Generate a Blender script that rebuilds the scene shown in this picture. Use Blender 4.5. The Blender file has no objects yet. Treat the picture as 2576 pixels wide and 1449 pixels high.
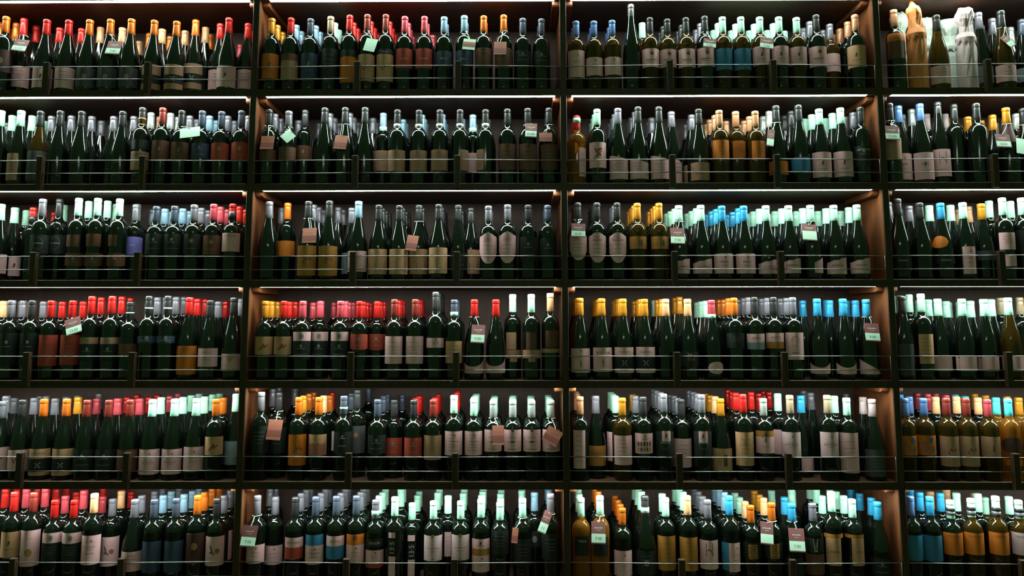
import bpy, bmesh, math, random
from mathutils import Vector, Matrix
random.seed(7)
C = bpy.context.scene.collection
SC = bpy.context.scene
W, H = 2576, 1449

# ---------------------------------------------------------------- camera, world, light, exposure
F_PX, PITCH, YAW, ROLL, CY = 1957.3, 0.1116, 0.0080, -0.0006, 595.3
ZF = 1.6                                            # eye height above the floor
CAM = Vector((-0.192, -3.2, ZF))
cd = bpy.data.cameras.new('camera'); cam = bpy.data.objects.new('camera', cd); C.objects.link(cam)
cd.sensor_width = 36.0; cd.lens = F_PX / W * 36.0
cd.shift_x = 0.0; cd.shift_y = (CY - H / 2) / W
FWD = Vector((-math.sin(YAW) * math.cos(PITCH), math.cos(YAW) * math.cos(PITCH), math.sin(PITCH)))
_r = Vector((math.cos(YAW), math.sin(YAW), 0)); _u = _r.cross(FWD)
RGT = _r * math.cos(ROLL) + _u * math.sin(ROLL); UP = -_r * math.sin(ROLL) + _u * math.cos(ROLL)
cam.matrix_world = Matrix.Translation(CAM) @ Matrix((RGT, UP, -FWD)).transposed().to_4x4()
SC.camera = cam
SC.view_settings.view_transform = 'Standard'; SC.view_settings.look = 'None'
SC.view_settings.exposure = 0.0; SC.view_settings.gamma = 1.0
LED_COL, LED_STR = (0.80, 1.0, 0.87), 70.0
wd = bpy.data.worlds.new('world'); SC.world = wd; wd.use_nodes = True
wd.node_tree.nodes['Background'].inputs[0].default_value = (0.42, 1.0, 0.34, 1)
wd.node_tree.nodes['Background'].inputs[1].default_value = 0.14
for i in range(3):                                  # the shop's ceiling spots behind the visitor
    ld = bpy.data.lights.new('ceiling_spot', 'AREA'); ld.shape = 'DISK'; ld.size = 0.20
    ld.energy = 1.5; ld.color = (0.95, 1.0, 0.95)
    lo = bpy.data.objects.new('ceiling_spot', ld); C.objects.link(lo)
    lo.location = (-0.75 + 0.55 * i, -3.9, 3.1)
    lo.rotation_euler = (Vector((0, 3.9, -1.4))).to_track_quat('-Z', 'Y').to_euler()

def at(x, y, Y):
    """the point at depth Y that the photograph shows at pixel (x, y)"""
    d = FWD + RGT * ((x - W / 2) / F_PX) - UP * ((y - CY) / F_PX)
    return CAM + d * ((Y - CAM.y) / d.y)

# ---------------------------------------------------------------- materials
def nodes(name):
    m = bpy.data.materials.new(name); m.use_nodes = True
    nt = m.node_tree
    return m, nt, nt.nodes['Principled BSDF']

def setp(b, col=None, rough=None, metal=None, spec=None):
    if col is not None: b.inputs['Base Color'].default_value = (*col, 1)
    if rough is not None: b.inputs['Roughness'].default_value = rough
    if metal is not None: b.inputs['Metallic'].default_value = metal
    if spec is not None: b.inputs['Specular IOR Level'].default_value = spec

def noisy(name, col, rough, metal=0.0, spec=0.5, scale=60, amt=0.16, stretch=(1, 1, 1)):
    m, nt, b = nodes(name); setp(b, col, rough, metal, spec)
    tc = nt.nodes.new('ShaderNodeTexCoord'); mp = nt.nodes.new('ShaderNodeMapping')
    mp.inputs['Scale'].default_value = stretch
    nz = nt.nodes.new('ShaderNodeTexNoise'); nz.inputs['Scale'].default_value = scale; nz.inputs['Detail'].default_value = 3
    mx = nt.nodes.new('ShaderNodeMix'); mx.data_type = 'RGBA'
    mx.inputs[6].default_value = (*[c * (1 - amt) for c in col], 1); mx.inputs[7].default_value = (*[min(1, c * (1 + amt)) for c in col], 1)
    nt.links.new(tc.outputs['Object'], mp.inputs[0]); nt.links.new(mp.outputs[0], nz.inputs['Vector'])
    nt.links.new(nz.outputs['Fac'], mx.inputs[0]); nt.links.new(mx.outputs[2], b.inputs['Base Color'])
    return m

def wood(name, dark, light, rough=0.5, stretch=(14, 14, 1.2)):
    m, nt, b = nodes(name); setp(b, dark, rough, 0, 0.35)
    tc = nt.nodes.new('ShaderNodeTexCoord'); mp = nt.nodes.new('ShaderNodeMapping'); mp.inputs['Scale'].default_value = stretch
    nz = nt.nodes.new('ShaderNodeTexNoise'); nz.inputs['Scale'].default_value = 4; nz.inputs['Detail'].default_value = 6; nz.inputs['Distortion'].default_value = 0.8
    cr = nt.nodes.new('ShaderNodeValToRGB')
    cr.color_ramp.elements[0].position = 0.35; cr.color_ramp.elements[0].color = (*dark, 1)
    cr.color_ramp.elements[1].position = 0.68; cr.color_ramp.elements[1].color = (*light, 1)
    nt.links.new(tc.outputs['Object'], mp.inputs[0]); nt.links.new(mp.outputs[0], nz.inputs['Vector'])
    nt.links.new(nz.outputs['Fac'], cr.inputs[0]); nt.links.new(cr.outputs[0], b.inputs['Base Color'])
    return m

WOOD_SIDE = wood('varnished_wood', (0.115, 0.034, 0.013), (0.185, 0.058, 0.021), 0.42)
WOOD_FRONT = wood('shaded_front_wood', (0.034, 0.017, 0.008), (0.056, 0.028, 0.012), 0.5)  # same wood as the sides, with the shade of unlit fronts in its colour
WOOD_BOARD = wood('shelf_wood', (0.075, 0.034, 0.022), (0.11, 0.050, 0.032), 0.5, (1.2, 14, 14))
WOOD_BACK = wood('back_panel_wood', (0.070, 0.035, 0.031), (0.088, 0.044, 0.038), 0.6)
METAL = noisy('steel_rod', (0.30, 0.28, 0.28), 0.35, 0.9)
PLASTER = noisy('plaster', (0.10, 0.09, 0.08), 0.9)
FLOOR_M = wood('floor_boards', (0.05, 0.03, 0.02), (0.09, 0.05, 0.03), 0.4, (1, 10, 1))
m, nt, b = nodes('led_strip'); setp(b, (0.8, 0.8, 0.8), 0.5)
b.inputs['Emission Color'].default_value = (*LED_COL, 1); b.inputs['Emission Strength'].default_value = LED_STR
LED = m
ALU = noisy('strip_channel', (0.30, 0.22, 0.18), 0.5, 0.2)
m, nt, b = nodes('dark_bottle_glass'); setp(b, (0.003, 0.0045, 0.003), 0.09, 0, 0.55); b.inputs['IOR'].default_value = 1.52
GLASS = m
m, nt, b = nodes('olive_bottle_glass'); setp(b, (0.075, 0.036, 0.004), 0.05, 0, 0.45)
b.inputs['IOR'].default_value = 1.42; b.inputs['Transmission Weight'].default_value = 0.6
AMBER = m
m, nt, b = nodes('clear_amber_glass'); setp(b, (0.75, 0.30, 0.03), 0.03, 0, 0.4)
b.inputs['IOR'].default_value = 1.36; b.inputs['Transmission Weight'].default_value = 0.85
CLEAR = m
STRING = noisy('white_string', (0.80, 0.90, 0.80), 0.8)
TAG_BROWN = noisy('brown_card', (0.20, 0.062, 0.070), 0.55)
TAG_BACK = noisy('rust_card', (0.36, 0.110, 0.072), 0.6)
TAG_BAND = noisy('rust_card_band', (0.21, 0.050, 0.042), 0.6)
TAG_WHITE = noisy('white_card', (0.60, 0.82, 0.69), 0.6, amt=0.05)
INK = noisy('dark_ink', (0.085, 0.050, 0.048), 0.6)
PRICE_INK = noisy('pen_ink', (0.020, 0.018, 0.022), 0.6)
PALE_INK = noisy('pale_ink', (0.50, 0.46, 0.46), 0.5)
PALE_DIM = noisy('dull_silver_ink', (0.20, 0.20, 0.21), 0.5)
RED_INK = noisy('red_ink', (0.30, 0.05, 0.03), 0.5)
GOLD_INK = noisy('gold_ink', (0.42, 0.24, 0.07), 0.4, 0.3)
BLUE_INK = noisy('blue_ink', (0.03, 0.10, 0.25), 0.5)

CAPS = {  # letter: (colour word, colour, metallic)
 'r': ('red', (0.54, 0.013, 0.011), 0.3), 'p': ('pink-red', (0.55, 0.06, 0.085), 0.3), 'm': ('maroon', (0.20, 0.022, 0.016), 0.2),
 'o': ('orange', (0.66, 0.140, 0.012), 0.3), 'y': ('gold', (0.60, 0.22, 0.016), 0.3), 'w': ('white', (0.43, 0.70, 0.57), 0.0),
 'k': ('black', (0.026, 0.023, 0.026), 0.2), 'g': ('grey', (0.165, 0.145, 0.18), 0.3), 'n': ('slate', (0.060, 0.068, 0.105), 0.2),
 'l': ('pale-blue', (0.20, 0.30, 0.42), 0.2), 'u': ('blue', (0.085, 0.16, 0.36), 0.3), 'b': ('bright-blue', (0.035, 0.29, 0.56), 0.2),
 'q': ('turquoise', (0.09, 0.60, 0.66), 0.1), 'c': ('copper', (0.55, 0.24, 0.13), 0.2), 't': ('tan', (0.38, 0.26, 0.18), 0.2),
 's': ('silver', (0.46, 0.46, 0.46), 0.4), 'e': ('green', (0.03, 0.13, 0.06), 0.1), 'f': ('mauve', (0.46, 0.33, 0.35), 0.1),
 'i': ('peach', (0.74, 0.36, 0.19), 0.1)}
CAPM = {k: noisy(v[0].replace('-', '_') + '_capsule', v[1], 0.33, v[2], scale=90, amt=0.08) for k, v in CAPS.items()}
LABS = {
 'W': ('white', (0.74, 0.405, 0.43)), 'C': ('cream', (0.54, 0.275, 0.155)), 'K': ('black', (0.008, 0.011, 0.009)), 'O': ('orange', (0.56, 0.14, 0.010)),
 'R': ('red', (0.40, 0.050, 0.030)), 'B': ('blue', (0.03, 0.16, 0.30)), 'V': ('violet', (0.15, 0.13, 0.42)), 'D': ('navy', (0.028, 0.044, 0.082)),
 'N': ('brown', (0.125, 0.045, 0.024)), 'T': ('tan', (0.40, 0.205, 0.13)), 'G': ('grey', (0.060, 0.056, 0.062)), 'S': ('slate-blue', (0.20, 0.24, 0.30)),
 'P': ('pink', (0.62, 0.40, 0.43)), 'Y': ('golden', (0.38, 0.15, 0.025)), 'M': ('maroon', (0.06, 0.020, 0.018))}
LABM = {k: noisy(v[0].replace('-', '_') + '_label_paper', v[1], 0.55, 0, 0.4, 45, 0.10) for k, v in LABS.items()}

# ---------------------------------------------------------------- mesh helpers
def mesh_from(name, verts, faces, mat, smooth=False):
    me = bpy.data.meshes.new(name); me.from_pydata(verts, [], faces); me.update()
    for mm in (mat if isinstance(mat, (list, tuple)) else [mat]): me.materials.append(mm)
    if smooth: me.polygons.foreach_set('use_smooth', [True] * len(me.polygons))
    return me

def link(name, me, parent=None, loc=(0, 0, 0)):
    o = bpy.data.objects.new(name, me); C.objects.link(o)
    o.location = loc
    if parent is not None: o.parent = parent
    return o

def tag(o, label=None, cat=None, group=None, kind=None):
    for k, v in (('label', label), ('category', cat), ('group', group), ('kind', kind)):
        if v: o[k] = v
    return o

def box_vf(x0, x1, y0, y1, z0, z1, bev=0.0):
    bm = bmesh.new()
    bmesh.ops.create_cube(bm, size=1, matrix=Matrix.Translation(((x0 + x1) / 2, (y0 + y1) / 2, (z0 + z1) / 2)) @ Matrix.Diagonal((x1 - x0, y1 - y0, z1 - z0, 1)))
    if bev: bmesh.ops.bevel(bm, geom=bm.edges[:], offset=bev, segments=1, affect='EDGES', profile=0.5)
    return bm

def box(name, mat, dims, parent=None, bev=0.0):
    bm = box_vf(*dims, bev); me = bpy.data.meshes.new(name); bm.to_mesh(me); bm.free(); me.materials.append(mat)
    return link(name, me, parent)

def lathe(name, prof, seg, mat):
    v, f = [], []
    for r, z in prof:
        for i in range(seg):
            a = 2 * math.pi * i / seg; v.append((r * math.sin(a), -r * math.cos(a), z))
    n = len(prof)
    for j in range(n - 1):
        for i in range(seg):
            k = (i + 1) % seg; f.append((j * seg + i, j * seg + k, (j + 1) * seg + k, (j + 1) * seg + i))
    f.append(tuple(range(seg))[::-1]); f.append(tuple((n - 1) * seg + i for i in range(seg)))
    return mesh_from(name, v, f, mat, True)

def tube(name, pts, r, mat, parent=None, seg=6, closed=False):
    v, f = [], []; n = len(pts)
    for i, p in enumerate(pts):
        p = Vector(p)
        if closed: t = Vector(pts[(i + 1) % n]) - Vector(pts[i - 1])
        else: t = Vector(pts[min(i + 1, n - 1)]) - Vector(pts[max(i - 1, 0)])
        t.normalize(); a = t.orthogonal().normalized() if abs(t.z) > 0.95 else t.cross(Vector((0, 0, 1))).normalized(); b2 = t.cross(a)
        for k in range(seg):
            th = 2 * math.pi * k / seg; q = p + a * (r * math.cos(th)) + b2 * (r * math.sin(th)); v.append(tuple(q))
    for i in range(n if closed else n - 1):
        j = (i + 1) % n
        for k in range(seg):
            l2 = (k + 1) % seg; f.append((i * seg + k, i * seg + l2, j * seg + l2, j * seg + k))
    if not closed:
        f.append(tuple(range(seg))[::-1]); f.append(tuple((n - 1) * seg + k for k in range(seg)))
    return link(name, mesh_from(name, v, f, mat, True), parent)

_txt = {}
def text_poly(s, fine=False):
    """flat triangles of a string, centred, cap height 1"""
    key = (s, fine)
    if key not in _txt:
        cu = bpy.data.curves.new('t', 'FONT'); cu.body = s; cu.align_x = 'CENTER'; cu.resolution_u = 2
        o = bpy.data.objects.new('t', cu); C.objects.link(o)
        dg = bpy.context.evaluated_depsgraph_get(); me = bpy.data.meshes.new_from_object(o.evaluated_get(dg))
        if fine:                                    # long edges cut up, so that large letters follow the glass
            bm = bmesh.new(); bm.from_mesh(me)
            for _ in range(4):
                ed = [e for e in bm.edges if e.calc_length() > 0.09]
                if not ed: break
                bmesh.ops.subdivide_edges(bm, edges=ed, cuts=1); bmesh.ops.triangulate(bm, faces=bm.faces[:])
            bm.to_mesh(me); bm.free()
        vs = [(v.co.x, v.co.y) for v in me.vertices]; fs = [tuple(p.vertices) for p in me.polygons]
        bpy.data.objects.remove(o); bpy.data.curves.remove(cu); bpy.data.meshes.remove(me)
        x0 = min(v[0] for v in vs); x1 = max(v[0] for v in vs); h = 0.72
        vs = [((x - (x0 + x1) / 2) / h, y / h) for x, y in vs]
        _txt[key] = (vs, fs, (x1 - x0) / h)
    return _txt[key]

# ---------------------------------------------------------------- the room and the shelving
ZL = [ZF + z for z in (1.3874, 0.9608, 0.5559, 0.1529, -0.2556, -0.6549, -1.062)]   # undersides of the shelf boards
TH, DEPTH = 0.028, 0.40
XP = [-2.635, -1.313, 0.0, 1.333, 2.665]            # upright centres
UW = 0.0135                                         # half width of an upright
ZTOP, ZBOT = ZL[0] + TH + 0.06, 0.0
fl = box('floor', FLOOR_M, (-6, 6, -6, DEPTH + 0.12, -0.05, 0)); tag(fl, kind='structure')
wb = box('wall_back', PLASTER, (-6, 6, DEPTH + 0.02, DEPTH + 0.12, 0, 4.4)); tag(wb, kind='structure')

SH = bpy.data.objects.new('wall_shelving', None); C.objects.link(SH)
tag(SH, 'dark wooden wall shelving with lit shelf edges and low rod rails holding wine bottles', 'shelving')
for i, x in enumerate(XP):
    u = box('upright', WOOD_FRONT, (x - UW, x + UW, 0, 0.010, ZBOT, ZTOP), SH, 0.0012)
    box('stile', WOOD_SIDE, (x - UW + 0.0006, x + UW - 0.0006, 0.0102, 0.030, ZBOT, ZTOP), u)
    box('side_panel', WOOD_SIDE, (x - UW + 0.003, x + UW - 0.003, 0.0325, DEPTH - 0.012, ZBOT, ZTOP), u)
tube('wire_hook', [(-0.4675 + 0.0022 * math.sin(i * .3), -0.0035 - 0.006 * math.sin(i * .25), ZL[4] + 0.008 + 0.0018 * i) for i in range(10)] + [(-0.465 + 0.012 * i / 5 , -0.0105 - .003 * math.sin(i * .6), ZL[4] + 0.0245 - 0.0018 * max(0, i - 2)) for i in range(6)] + [(-0.455, -0.008, ZL[4] + 0.014)], 0.0009, METAL, SH, 5)
box('plinth', WOOD_FRONT, (XP[0] + UW, XP[4] - UW, 0.02, 0.04, 0.0, ZL[6] - 0.002), SH)
def rod(name, pts, parent): return tube(name, pts, 0.0019, METAL, parent, 6)
for bay in range(4):
    xa, xb = XP[bay] + UW, XP[bay + 1] - UW
    box('back_panel', WOOD_BACK, (xa - 0.008, xb + 0.008, DEPTH - 0.010, DEPTH, 0.0, ZTOP), SH)
    for r in range(7):
        z = ZL[r]
        bd = box('shelf_board', WOOD_BOARD, (xa, xb, 0.002, DEPTH - 0.011, z, z + TH), SH, 0.0015)
        box('shelf_nosing', WOOD_FRONT, (xa, xb, -0.0015, 0.0018, z - 0.0024, z + TH - 0.0016), bd)
        if r < 6:
            xs0 = xa + 0.022 + (0.016 if bay in (1, 3) else 0.0); xs1 = xb - 0.022 - (0.016 if bay == 2 else 0)
            ls = box('led_strip', ALU, (xs0, xs1, 0.006, 0.028, z - 0.0015, z - 0.0002), bd)
            ls.data.materials.append(LED)
            for q in ls.data.polygons: q.material_index = 1 if q.normal.z < -0.9 or q.normal.y > 0.9 else 0
            for s, xc in ((1, xa), (-1, xb)):
                a0, a1 = sorted((xc + s * 0.0042 - s * 0.004, xc + s * 0.030))
                bm = box_vf(a0, a1, 0.036, 0.30, z - 0.0225, z - 0.0005)
                for e in [e for e in bm.edges if all(abs(v.co.y - 0.036) < 1e-5 and v.co.z < z - 0.02 for v in e.verts)]:
                    bmesh.ops.bevel(bm, geom=[e], offset=0.012, segments=3, affect='EDGES', profile=0.5)
                me = bpy.data.meshes.new('cleat'); bm.to_mesh(me); bm.free(); me.materials.append(WOOD_SIDE); link('cleat', me, bd)
        if r > 0:
            t1, t2 = xa + (xb - xa) * 0.333, xa + (xb - xa) * 0.665
            for px in (t1, t2):
                p = box('rail_post', WOOD_FRONT, (px - 0.0125, px + 0.0125, -0.024, -0.002, z + 0.002, z + 0.142), bd, 0.0012)
            for wz in (0.125, 0.070):
                for a, b2, ya, yb in ((xa, t1 - 0.0124, 0.003, -0.013), (t1 + 0.0124, t2 - 0.0124, -0.013, -0.013), (t2 + 0.0124, xb, -0.013, 0.003)):
                    rod('rail_rod', [(a, ya, z + wz), (b2, yb, z + wz)], bd)
            if bay == 2: rod('rail_rod', [(xb - 0.004, 0.0015, z + 0.125), (xb - 0.004, 0.0015, z + TH)], bd)

# ---------------------------------------------------------------- bottles
H0 = 0.31
PROF = {
 'd': [(0.0, 0.006), (0.020, 0.004), (0.034, 0.0), (0.0368, 0.004), (0.0374, 0.012), (0.0374, 0.186), (0.0371, 0.1945), (0.0361, 0.2030), (0.0340, 0.2110),
       (0.0306, 0.2178), (0.0262, 0.2230), (0.0218, 0.2268), (0.0184, 0.2305), (0.0161, 0.2360), (0.0148, 0.2460), (0.0140, 0.262), (0.0137, 0.300), (0.0, 0.302)],
 'b': [(0.0, 0.006), (0.022, 0.004), (0.037, 0.0), (0.0402, 0.005), (0.0410, 0.014), (0.0410, 0.112), (0.0407, 0.124), (0.0396, 0.138), (0.0374, 0.153),
       (0.0342, 0.168), (0.0304, 0.183), (0.0265, 0.198), (0.0228, 0.213), (0.0194, 0.228), (0.0168, 0.241), (0.0152, 0.252), (0.0143, 0.268), (0.0138, 0.300), (0.0, 0.302)],
 'h': [(0.0, 0.006), (0.020, 0.004), (0.034, 0.0), (0.0372, 0.005), (0.0378, 0.014), (0.0378, 0.118), (0.0374, 0.134), (0.0360, 0.150), (0.0334, 0.166),
       (0.0300, 0.182), (0.0262, 0.198), (0.0226, 0.213), (0.0196, 0.228), (0.0172, 0.242), (0.0156, 0.256), (0.0143, 0.272), (0.0138, 0.300), (0.0, 0.302)]}
PROF['s'] = [(r * (1.07 if z < 0.2 else 1.0), z) for r, z in PROF['b']]
CAPP = [(0.0150, 0.2432), (0.0154, 0.2440), (0.0150, 0.2600), (0.0146, 0.2800), (0.0144, 0.2918), (0.0140, 0.2928), (0.0151, 0.2940), (0.0153, 0.2980), (0.0152, 0.3050), (0.0143, 0.3087), (0.0115, 0.3100), (0.0, 0.3100)]
CAPB = [(r + (0.0018 if z < 0.25 else 0.0012 if z < 0.27 else 0.0006 if r > 0 else 0), z) for r, z in CAPP]      # the wider foil of a sloping bottle
BODY = {(k, g): lathe('bottle_body', PROF[k], 28, M) for k in PROF for g, M in (('g', GLASS), ('a', AMBER), ('c', CLEAR))}
CAPME = {(k, c): lathe('capsule', CAPB if k in 'bs' else CAPP, 20, CAPM[c]) for k in PROF for c in CAPS}
def rad(shape, z):
    P = PROF[shape]; z = max(0.012, min(0.24, z))
    for (r0, z0), (r1, z1) in zip(P[3:], P[4:]):
        if z0 <= z <= z1: return r0 + (r1 - r0) * (z - z0) / max(1e-6, z1 - z0)
    return P[5][0]
RB = {'d': 0.0378, 'b': 0.0415, 'h': 0.0382, 's': 0.0443}

def wrap(shape, phi, off):                          # maps label millimetres (arc, height) on to the bottle
    R = RB[shape]
    def f(u, z):
        r = rad(shape, z) + off; a = phi + u / R
        return (r * math.sin(a), -r * math.cos(a), z)
    return f

def outline(kind, t):                               # (top, bottom) trims of a label as fractions of its height at t in -1..1
    if kind == 'h': return (0.10 * min(1, abs(t) * 1.6) ** 2 + (0.05 if abs(t) > 0.85 else 0), 0.36 * max(0, abs(t) - 0.15) ** 1.5 / 0.78)
    if kind == 'w': return (0.34 * (1 - t) / 2 + 0.035 * math.sin(t * 9 + 1) * (1 - abs(t)), 0)
    if kind == 's': return (0.17 * (0.5 + 0.5 * math.sin(t * 1.5)), 0)
    if kind == 'o': return (0.5 - 0.5 * math.sqrt(max(0, 1 - t * t)), 0.5 - 0.5 * math.sqrt(max(0, 1 - t * t)))
    if kind == 'a': return (0.62 * math.sqrt(max(0, 1 - ((t + 0.1) / 1.15) ** 2)), 0)
    if kind == 't': return (0.9 * (t + 1) / 2, 0)
    if kind == 'v': return (0.45 * max(0, 1 - t * t), 0.06 * t * t)
    if kind == 'r': return (0.05 * t * t * t * t, 0.10 * t * t * t * t)
    if kind == 'n': return (0.0, 0.0)
    return (0, 0)

def label_mesh(shape, phi, hw, z0, z1, kind, mat, off=0.0006):
    f = wrap(shape, phi, off); nu = max(4, int(hw / 0.0035)); nz = max(1, int((z1 - z0) / 0.03)) if z1 < 0.17 and shape == 'd' or z1 < 0.11 else 6
    v, q = [], []
    for i in range(nu + 1):
        t = -1 + 2 * i / nu; a, b2 = outline(kind, t); top, bot = z1 - a * (z1 - z0), z0 + b2 * (z1 - z0)
        for j in range(nz + 1): v.append(f(t * hw, bot + (top - bot) * j / nz))
    for i in range(nu):
        for j in range(nz):
            k = i * (nz + 1) + j; q.append((k, k + nz + 1, k + nz + 2, k + 1))
    return mesh_from('label', v, q, mat, True)

class Print:                                        # flat print on a label, gathered by ink
    def __init__(s): s.v, s.f, s.mi, s.m = [], [], [], []
    def idx(s, mat):
        if mat not in s.m: s.m.append(mat)
        return s.m.index(mat)
    def poly(s, pts, mat, f):
        n = len(s.v); s.v += [f(*p) for p in pts]; s.f.append(tuple(range(n, n + len(pts)))); s.mi.append(s.idx(mat))
    def strip(s, pts, w, mat, f):                   # a band of width w along pts
        for (a, b2), (c, d) in zip(pts, pts[1:]):
            L = math.hypot(c - a, d - b2) or 1; nx, ny = -(d - b2) / L * w / 2, (c - a) / L * w / 2
            s.poly([(a - nx, b2 - ny), (c - nx, d - ny), (c + nx, d + ny), (a + nx, b2 + ny)], mat, f)
    def line(s, u0, u1, z, w, mat, f):
        n = max(1, int(abs(u1 - u0) / 0.006)); s.strip([(u0 + (u1 - u0) * i / n, z) for i in range(n + 1)], w, mat, f)
    def disc(s, u, z, a, b2, mat, f, n=16, rot=0.0):
        pts = []
        for i in range(n):
            x, y = a * math.cos(2 * math.pi * i / n), b2 * math.sin(2 * math.pi * i / n)
            pts.append((u + x * math.cos(rot) - y * math.sin(rot), z + x * math.sin(rot) + y * math.cos(rot)))
        c = len(s.v); s.v.append(f(u, z)); s.v += [f(*p) for p in pts]
        for i in range(n): s.f.append((c, c + 1 + i, c + 1 + (i + 1) % n)); s.mi.append(s.idx(mat))
    def ring(s, u, z, r, w, mat, f, a0=0.0, a1=6.2832, n=20, sy=1.0):
        s.strip([(u + r * math.cos(a0 + (a1 - a0) * i / n), z + r * sy * math.sin(a0 + (a1 - a0) * i / n)) for i in range(n + 1)], w, mat, f)
    def text(s, t, u, z, h, maxw, mat, f, vert=False, cond=1.0):
        vs, fs, w = text_poly(t, vert); k = min(h, maxw / max(w * cond, 1e-6)) if not vert else h
        n = len(s.v)
        for x, y in vs:
            s.v.append(f(u - (y - 0.5) * k, z + x * k * cond) if vert else f(u + x * k * cond, z + (y - 0.5) * k))
        for q in fs: s.f.append(tuple(n + i for i in q)); s.mi.append(s.idx(mat))
    def build(s, name, parent):
        if not s.f: return
        me = mesh_from(name, s.v, s.f, s.m); me.polygons.foreach_set('material_index', s.mi)
        return link(name, me, parent)

def art(code, P, f, hw, z0, z1, dark):
    """print of one label; (u, z) are metres on the label, dark = dark paper"""
    h = z1 - z0; ink = PALE_DIM if dark else INK; Z = lambda v: z1 - v * h
    ww = min(hw, 0.036)
    if code[:1] in '=|+':
        s = code[1:]; pos = 0.34; big = 0.0085
        if '@' in s: s, p2 = s.split('@'); pos = float(p2)
        strong = PALE_INK if dark else INK
        if code[0] == '|': P.text(s, 0, (z0 + z1) / 2, hw * 1.42, 1, strong, f, True)
        else: P.text(s, 0, Z(pos), big if code[0] == '=' else 0.012, ww * 1.6, strong, f)
        return
    if code == 'l':
        for v, k in ((0.22, 0.55), (0.38, 0.62), (0.50, 0.40), (0.62, 0.5)): P.line(-ww * k, ww * k, Z(v), 0.0011, ink, f)
    elif code == 'm':
        for i in range(6): P.line(-ww * 0.6, ww * (0.3 + 0.3 * ((i * 7) % 3) / 2), Z(0.15 + 0.13 * i), 0.0010, ink, f)
    elif code == 'd':
        P.disc(0.004, Z(0.27), 0.0075, 0.0078, RED_INK if not dark else PALE_DIM, f); P.line(-ww * 0.65, ww * 0.65, Z(0.60), 0.0026, ink, f); P.line(-ww * 0.4, ww * 0.4, Z(0.70), 0.001, ink, f)
    elif code == 'e':
        P.disc(0, Z(0.42), 0.0042, 0.0075, ink, f, 8); P.disc(-0.003, Z(0.50), 0.003, 0.004, ink, f, 6); P.line(-ww * 0.45, ww * 0.45, Z(0.68), 0.0014, ink, f)
    elif code == 'x':
        P.disc(-0.002, Z(0.52), 0.027, 0.0042, INK, f, 12, 0.75); P.disc(0.0, Z(0.40), 0.022, 0.0055, RED_INK, f, 12, -0.85); P.disc(0.008, Z(0.28), 0.010, 0.006, RED_INK, f, 10, 0.3); P.text('ALTA', 0, Z(0.90), 0.004, 0.03, INK, f)
    elif code == 's':
        P.line(-ww * 0.62, ww * 0.62, Z(0.14), 0.0030, GOLD_INK, f)
        P.disc(-0.006, Z(0.60), 0.017, 0.0036, RED_INK, f, 10, 0.72); P.disc(0.009, Z(0.55), 0.013, 0.0036, RED_INK, f, 10, 0.62); P.disc(0.000, Z(0.44), 0.006, 0.003, RED_INK, f, 8, 0.6)
    elif code == 'c':
        P.ring(-0.0125, Z(0.5), 0.0095, 0.0022, GOLD_INK if not dark else PALE_INK, f, -1.35, 1.35, 10); P.ring(0.0125, Z(0.5), 0.0095, 0.0022, PALE_INK, f, math.pi - 1.35, math.pi + 1.35, 10)
    elif code == 'o':
        P.ring(0, Z(0.4), 0.011, 0.0012, PALE_DIM, f); P.line(-0.006, 0.006, Z(0.4), 0.0016, PALE_DIM, f)
    elif code == 'b':
        P.disc(-0.010, Z(0.42), 0.016, 0.0030, INK, f, 10, 1.9); P.disc(-0.004, Z(0.56), 0.011, 0.0026, INK, f, 10, -0.7); P.disc(-0.012, Z(0.55), 0.006, 0.0025, INK, f, 8, 0.2); P.disc(0.013, Z(0.5), 0.0095, 0.0095, TAG_BACK, f)
    elif code == 'q':
        P.poly([(0.002, Z(0.80)), (0.017, Z(0.80)), (0.017, Z(0.28)), (0.002, Z(0.28))], INK, f)
        for v in (0.25, 0.45, 0.6, 0.72): P.line(-ww * 0.7, -ww * 0.2, Z(v), 0.001, INK, f)
    elif code == 'a':
        for i in range(5):
            P.disc(-0.024 + 0.012 * i, Z(0.52), 0.0042, 0.0090, INK, f, 12); P.disc(-0.024 + 0.012 * i, Z(0.79), 0.0042, 0.0090, INK if i % 2 else GOLD_INK, f, 12)
        P.disc(0.004, Z(0.16), 0.004, 0.0035, RED_INK, f, 8); P.line(-0.008, 0.014, Z(0.27), 0.0022, RED_INK, f)
    elif code == 'z': P.disc(0.0, z1 + 0.004, 0.0030, 0.0030, PALE_INK, f, 12)
    elif code == 'D':
        P.poly([(0, Z(-0.32)), (0.015, Z(0.06)), (0, Z(0.36)), (-0.015, Z(0.06))], INK, f); P.line(-ww * 0.5, ww * 0.5, Z(0.6), 0.001, INK, f)
    elif code == 'j': P.disc(0, Z(0.02), 0.0068, 0.0072, GOLD_INK, f); P.line(-ww * .7, ww * .7, Z(0.5), 0.0022, TAG_BACK, f); P.line(-ww * .4, ww * .4, Z(0.62), 0.0012, TAG_BACK, f); P.disc(0, Z(.93), 0.004, 0.002, INK, f)
    elif code == 'J': P.disc(0, Z(0.02), 0.0066, 0.0075, INK, f); P.line(-ww * .45, ww * .45, Z(0.34), 0.0012, ink, f); P.line(-ww * .75, ww * .75, Z(0.55), 0.0010, ink, f); P.disc(0, Z(0.55), 0.011, 0.0032, INK, f, 12); P.line(-ww * .6, ww * .6, Z(0.88), 0.0018, ink, f)
    elif code == 'g': P.disc(0, Z(0.33), 0.0085, 0.0085, RED_INK if not dark else TAG_BACK, f)
    elif code == 'G': P.disc(0, Z(0.42), 0.0120, 0.0125, GOLD_INK, f); P.line(-ww * .9, ww * .9, z1 - 0.001, 0.0016, PALE_DIM, f); P.disc(0, Z(1.0), 0.005, 0.005, TAG_BACK, f, 4)
    elif code == 'f':
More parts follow.
